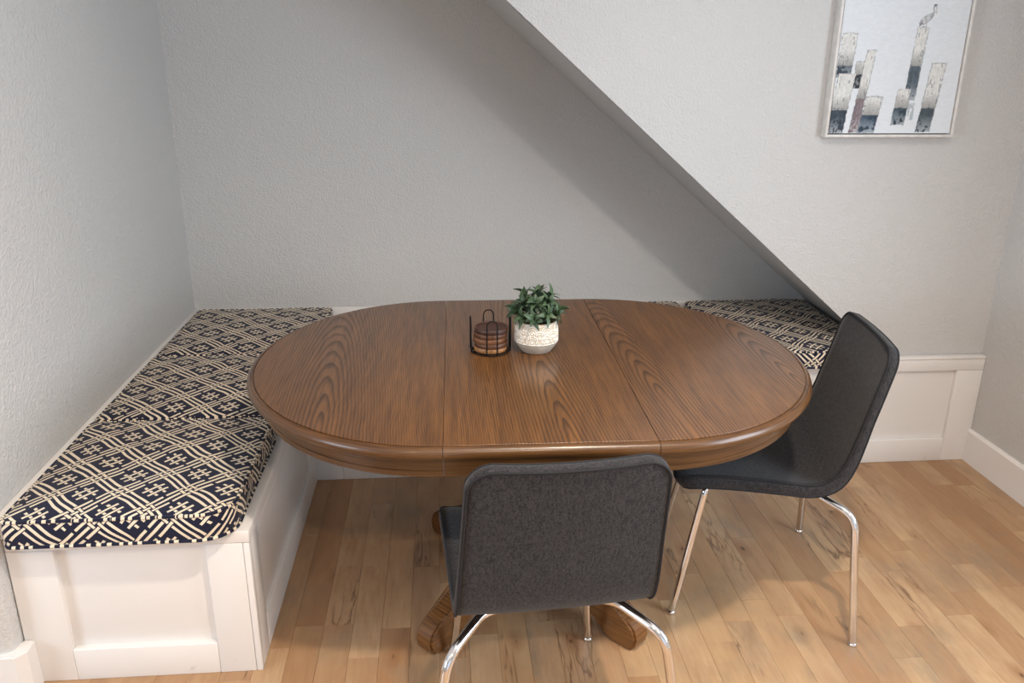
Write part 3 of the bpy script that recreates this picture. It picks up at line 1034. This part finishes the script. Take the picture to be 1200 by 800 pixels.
def leaf_mesh(L, w, bend, fold):
    bm = bmesh.new(); rows = []
    n = 7
    for i in range(n + 1):
        t = i / n
        ww = w * (math.sin(PI * min(1, 0.06 + t * 0.94)) ** 0.75) * (1 - 0.25 * t) if t < 1 else 0.0003
        y = L * t * (1 - 0.12 * bend * t); z = -bend * L * 0.55 * t * t + 0.10 * L * math.sin(PI * t)
        rows.append([bm.verts.new((-ww, y, z + fold * ww)), bm.verts.new((-ww * 0.5, y, z + fold * ww * 0.35)), bm.verts.new((0, y, z)),
                     bm.verts.new((ww * 0.5, y, z + fold * ww * 0.35)), bm.verts.new((ww, y, z + fold * ww))])
    for a, b in zip(rows, rows[1:]):
        for k in range(4): bm.faces.new((a[k], a[k + 1], b[k + 1], b[k]))
    bmesh.ops.recalc_face_normals(bm, faces=bm.faces)
    bmesh.ops.solidify(bm, geom=list(bm.faces), thickness=0.0006)
    me = bpy.data.meshes.new('leaf'); bm.to_mesh(me); bm.free()
    me.materials.append(M_LEAF); me.polygons.foreach_set('use_smooth', [True] * len(me.polygons))
    return me


LM = [leaf_mesh(0.037, 0.0078, 0.35, 0.35), leaf_mesh(0.031, 0.0072, 0.6, 0.3), leaf_mesh(0.028, 0.0068, 0.15, 0.4), leaf_mesh(0.034, 0.0074, 0.9, 0.25)]
stems = []
rp = random.Random(23)
heads = [(0, 0, 0.164)]
for k in range(6): heads.append((0.038 * math.cos(k * 1.047 + 0.3), 0.038 * math.sin(k * 1.047 + 0.3), 0.148 + rp.uniform(-0.006, 0.008)))
for k in range(10): heads.append((0.058 * math.cos(k * 0.628 + 0.1), 0.058 * math.sin(k * 0.628 + 0.1), 0.116 + rp.uniform(-0.008, 0.010)))
for (hx, hy, hz) in heads:
    top = Vector((hx, hy, hz)); b = Vector((hx * 0.35, hy * 0.35, 0.078))
    axis = (Vector((hx, hy, 0.045 if hz > 0.125 else 0.028))).normalized()
    bm = bmesh.new(); tube(bm, smooth_path([b, b.lerp(top, 0.5) + Vector((hx * 0.1, hy * 0.1, 0.004)), top], 4), 0.0014, 6)
    from_bm('stem', bm, M_STEM, plant, True)
    nl = 12 if hz > 0.125 else 10
    a0 = rp.uniform(0, 6)
    q = axis.to_track_quat('Z', 'Y')
    for i in range(nl):
        az = a0 + i * 2.4; el = math.radians(8 + 62 * (i / nl) + rp.uniform(-8, 8))
        d = q @ Vector((math.cos(az) * math.cos(el), math.sin(az) * math.cos(el), math.sin(el)))
        if d.z < -0.35: d.z = -0.35; d.normalize()
        lf = bpy.data.objects.new('leaf', rp.choice(LM)); COL.objects.link(lf); lf.parent = plant
        side = d.cross(axis)
        if side.length < 0.05: side = d.cross(Vector((1, 0, 0)))
        side.normalize(); nrm = side.cross(d).normalized()
        s = rp.uniform(0.95, 1.25)
        m3 = Matrix((side, d, nrm)).transposed().to_4x4()
        pos = top - axis * (0.016 * (1 - i / nl))
        lf.matrix_local = Matrix.Translation(pos) @ m3 @ Matrix.Rotation(rp.uniform(-0.4, 0.4), 4, 'Y') @ Matrix.Scale(s, 4)

# ------------------------------------------------------------------ framed canvas print
QX0, QX1, QZ0, QZ1 = 1.343, 1.813, 1.290, 1.925
QY = 2.858
pic = empty('framed_canvas', ((QX0 + QX1) / 2, YF, QZ0))
tag(pic, 'pale framed canvas of a pelican on wooden harbour posts, on the right wall', 'picture')
def lp(v): return Vector(v) - pic.location
fw = 0.009
for lo, hi in (((QX0, QY, QZ0), (QX0 + fw, YF - 0.0005, QZ1)), ((QX1 - fw, QY, QZ0), (QX1, YF - 0.0005, QZ1)),
               ((QX0 + fw, QY, QZ0), (QX1 - fw, YF - 0.0005, QZ0 + fw)), ((QX0 + fw, QY, QZ1 - fw), (QX1 - fw, YF - 0.0005, QZ1))):
    bbox('frame_rail', lp(lo), lp(hi), M_FRAME, pic, 0.0012)
bbox('backing', lp((QX0 + fw, YF - 0.012, QZ0 + fw)), lp((QX1 - fw, YF - 0.0006, QZ1 - fw)), M_GAP, pic, 0)
gap = 0.004
CX0, CX1, CZ0, CZ1 = QX0 + fw + gap, QX1 - fw - gap, QZ0 + fw + gap, QZ1 - fw - gap
CW, CH = CX1 - CX0, CZ1 - CZ0
NX, NZ = 190, 262
g = np.random.default_rng(3)


def vnoise(nx, nz, fx, fz):
    gx = int(fx) + 2; gz = int(fz) + 2
    t = g.random((gz, gx)); xs = np.linspace(0, fx, nx); zs = np.linspace(0, fz, nz)
    xi = xs.astype(int); zi = zs.astype(int); xf = xs - xi; zf = (zs - zi)[:, None]
    xf = xf * xf * (3 - 2 * xf); zf = zf * zf * (3 - 2 * zf)
    a = t[zi][:, xi]; b = t[zi][:, xi + 1]; c = t[zi + 1][:, xi]; d = t[zi + 1][:, xi + 1]
    return (a * (1 - xf) + b * xf) * (1 - zf) + (c * (1 - xf) + d * xf) * zf


U, V = np.meshgrid(np.linspace(0, CW, NX), np.linspace(0, CH, NZ))
img = np.zeros((NZ, NX, 3)); img[:] = (224, 229, 233)
img += (vnoise(NX, NZ, 40, 160) - 0.5)[..., None] * 7
streak = 0.6 * vnoise(NX, NZ, 90, 14) + 0.4 * vnoise(NX, NZ, 160, 60)
blot = 0.5 * vnoise(NX, NZ, 26, 34) + 0.5 * vnoise(NX, NZ, 80, 100)
# posts: x centre bottom, x centre top, half width, z bottom, z top, z of the waterline, dark tone
POSTS = [(0.026, 0.034, 0.026, 0.185, 0.330, 0.225, (70, 80, 90)), (0.084, 0.087, 0.019, 0.150, 0.240, 0.196, (58, 62, 66)),
         (0.088, 0.118, 0.016, 0.0, 0.277, 0.118, (132, 120, 124)), (0.020, 0.041, 0.030, 0.0, 0.200, 0.078, (62, 72, 82)),
         (0.134, 0.150, 0.030, 0.0, 0.125, 0.062, (66, 82, 98)), (0.276, 0.288, 0.020, 0.112, 0.352, 0.226, (84, 94, 102)),
         (0.246, 0.256, 0.024, 0.028, 0.150, 0.086, (62, 76, 86)), (0.342, 0.366, 0.026, 0.004, 0.236, 0.086, (76, 86, 92))]
for (xb, xt_, hw_, zb, zt, zw, dk) in POSTS:
    cxs = xb + (xt_ - xb) * (V - zb) / (zt - zb)
    edge = (vnoise(NX, NZ, 30, 60) - 0.5) * 0.0022
    ins = (np.abs(U - cxs) < hw_ + edge) & (V > zb + edge * 1.5) & (V < zt + edge * 0.4)
    t = np.clip(0.55 * streak + 0.45 * blot, 0, 1)
    up = np.array((226, 226, 222))[None, None] * (0.84 + 0.28 * t[..., None])
    scr = ((streak > 0.64) & (blot > 0.48))[..., None]
    up = np.where(scr, up * 0.45 + (np.array(dk) * 0.6 + 70) * 0.55, up)
    fall = np.clip((V - zw) / 0.05, 0, 1)[..., None]
    up = up * (0.72 + 0.28 * fall)
    low = np.array(dk)[None, None] * (0.7 + 0.6 * t[..., None])
    fog = np.clip(1 - (V - zb) / 0.06, 0, 1)[..., None] * (blot > 0.45)[..., None]
    low = low * (1 - fog * 0.65) + np.array((222, 226, 228)) * fog * 0.65
    col = np.where((V < zw + edge)[..., None], low, up)
    rim = (np.abs(np.abs(U - cxs) - hw_ - edge) < 0.0018) & (V > zb) & (V < zt)
    topr = (np.abs(V - zt + ((U - cxs) / hw_) ** 2 * 0.004) < 0.002) & (np.abs(U - cxs) < hw_)
    img = np.where(ins[..., None], col, img)
    img = np.where((rim | topr)[..., None] & (blot > 0.38)[..., None], img * 0.62 + np.array((112, 116, 120)) * 0.38, img)
# ripples
rip = (np.abs(U - 0.288) < 0.012) & (V > 0.045) & (V < 0.105) & (streak > 0.52)
img = np.where(rip[..., None], (178, 186, 190), img)
# grey pelican on the tallest post: body ellipse, neck, head, bill
def ell(cx, cz, a, b, rot):
    c, s = math.cos(rot), math.sin(rot); x = (U - cx) * c + (V - cz) * s; z = -(U - cx) * s + (V - cz) * c
    return (x / a) ** 2 + (z / b) ** 2
bt = 0.8 + 0.4 * vnoise(NX, NZ, 120, 120)
BX, BZ = 0.291, 0.352
def bp(x, z): return (BX + (x - 0.253) * 0.92, BZ + (z - 0.372) * 0.92)
bc = bp(0.256, 0.398)
body = ell(bc[0], bc[1], 0.027, 0.0112, 0.62)
img = np.where((body < 1)[..., None], np.array((194, 195, 197)) * bt[..., None], img)
img = np.where(((body > 0.74) & (body < 1.08))[..., None], img * 0.35 + np.array((142, 143, 147)) * 0.65, img)
tc = bp(0.238, 0.381)
img = np.where((ell(tc[0], tc[1], 0.010, 0.0034, 0.9) < 1)[..., None], np.array((134, 136, 140)), img)
def seg(p, q, w, col):
    global img
    p = np.array(bp(*p)); q = np.array(bp(*q)); d = q - p; t = np.clip(((U - p[0]) * d[0] + (V - p[1]) * d[1]) / (d @ d), 0, 1)
    dist = np.hypot(U - p[0] - t * d[0], V - p[1] - t * d[1])
    img = np.where((dist < w)[..., None], np.array(col), img)
for p, q, w, c in (((0.275, 0.412), (0.282, 0.423), 0.0034, (172, 173, 176)), ((0.282, 0.423), (0.277, 0.436), 0.0028, (184, 184, 186)),
                   ((0.277, 0.436), (0.281, 0.445), 0.0028, (158, 159, 162)), ((0.280, 0.446), (0.286, 0.446), 0.0036, (116, 117, 122)),
                   ((0.287, 0.443), (0.291, 0.418), 0.0016, (184, 182, 178)), ((0.248, 0.386), (0.249, 0.372), 0.0014, (160, 160, 162)),
                   ((0.258, 0.388), (0.258, 0.372), 0.0014, (160, 160, 162))):
    seg(p, q, w, c)
img = np.clip(img, 0, 255) / 255
lin = np.where(img <= 0.04045, img / 12.92, ((img + 0.055) / 1.055) ** 2.4)
o0 = lp((CX0, QY + 0.006, CZ0))
verts = np.stack([U + o0.x, np.full_like(U, o0.y), V + o0.z], -1).reshape(-1, 3)
ids = np.arange(NX * NZ).reshape(NZ, NX)
faces = np.stack([ids[:-1, :-1], ids[:-1, 1:], ids[1:, 1:], ids[1:, :-1]], -1).reshape(-1, 4)
me = bpy.data.meshes.new('canvas'); me.from_pydata(verts.tolist(), [], faces.tolist())
ca = me.color_attributes.new('print', 'FLOAT_COLOR', 'POINT')
ca.data.foreach_set('color', np.concatenate([lin.reshape(-1, 3), np.ones((NX * NZ, 1))], 1).astype(np.float32).ravel())
M_CANVAS, nt, p = mat('canvas_print', rough=0.7, spec=0.25)
at = nt.nodes.new('ShaderNodeAttribute'); at.attribute_name = 'print'
nt.links.new(at.outputs['Color'], p.inputs['Base Color'])
bump(nt, p, noise(nt, coords(nt, 'Object'), 900, 1), 0.15, 0.0006)
link('canvas', me, M_CANVAS, pic)
bbox('stretcher', lp((CX0, QY + 0.0065, CZ0)), lp((CX1, YF - 0.013, CZ1)), M_CANVAS if False else M_FRAME, pic, 0)

# ------------------------------------------------------------------ ceiling downlights (above the frame)
for k, ((x, y), pw) in enumerate(zip(CANS, CAN_POWER)):
    bm = bmesh.new(); lathe(bm, [(0.055, -0.001), (0.06, -0.006), (0.085, -0.004), (0.09, -0.0005)], 32, (x, y, ZC), cap0=False, cap1=False)
    ringo = from_bm('downlight_trim', bm, M_TRIM, ceiling, True)
    bm = bmesh.new(); lathe(bm, [(0.055, -0.0012), (0.001, -0.0012)], 32, (x, y, ZC), cap0=False)
    from_bm('downlight_diffuser', bm, M_LAMP, ringo)
    area('downlight', (x, y, ZC - 0.012), 0.12, 0.12, pw, CAN_COLS[k], (0, 0, 0), 'DISK', math.radians(140))
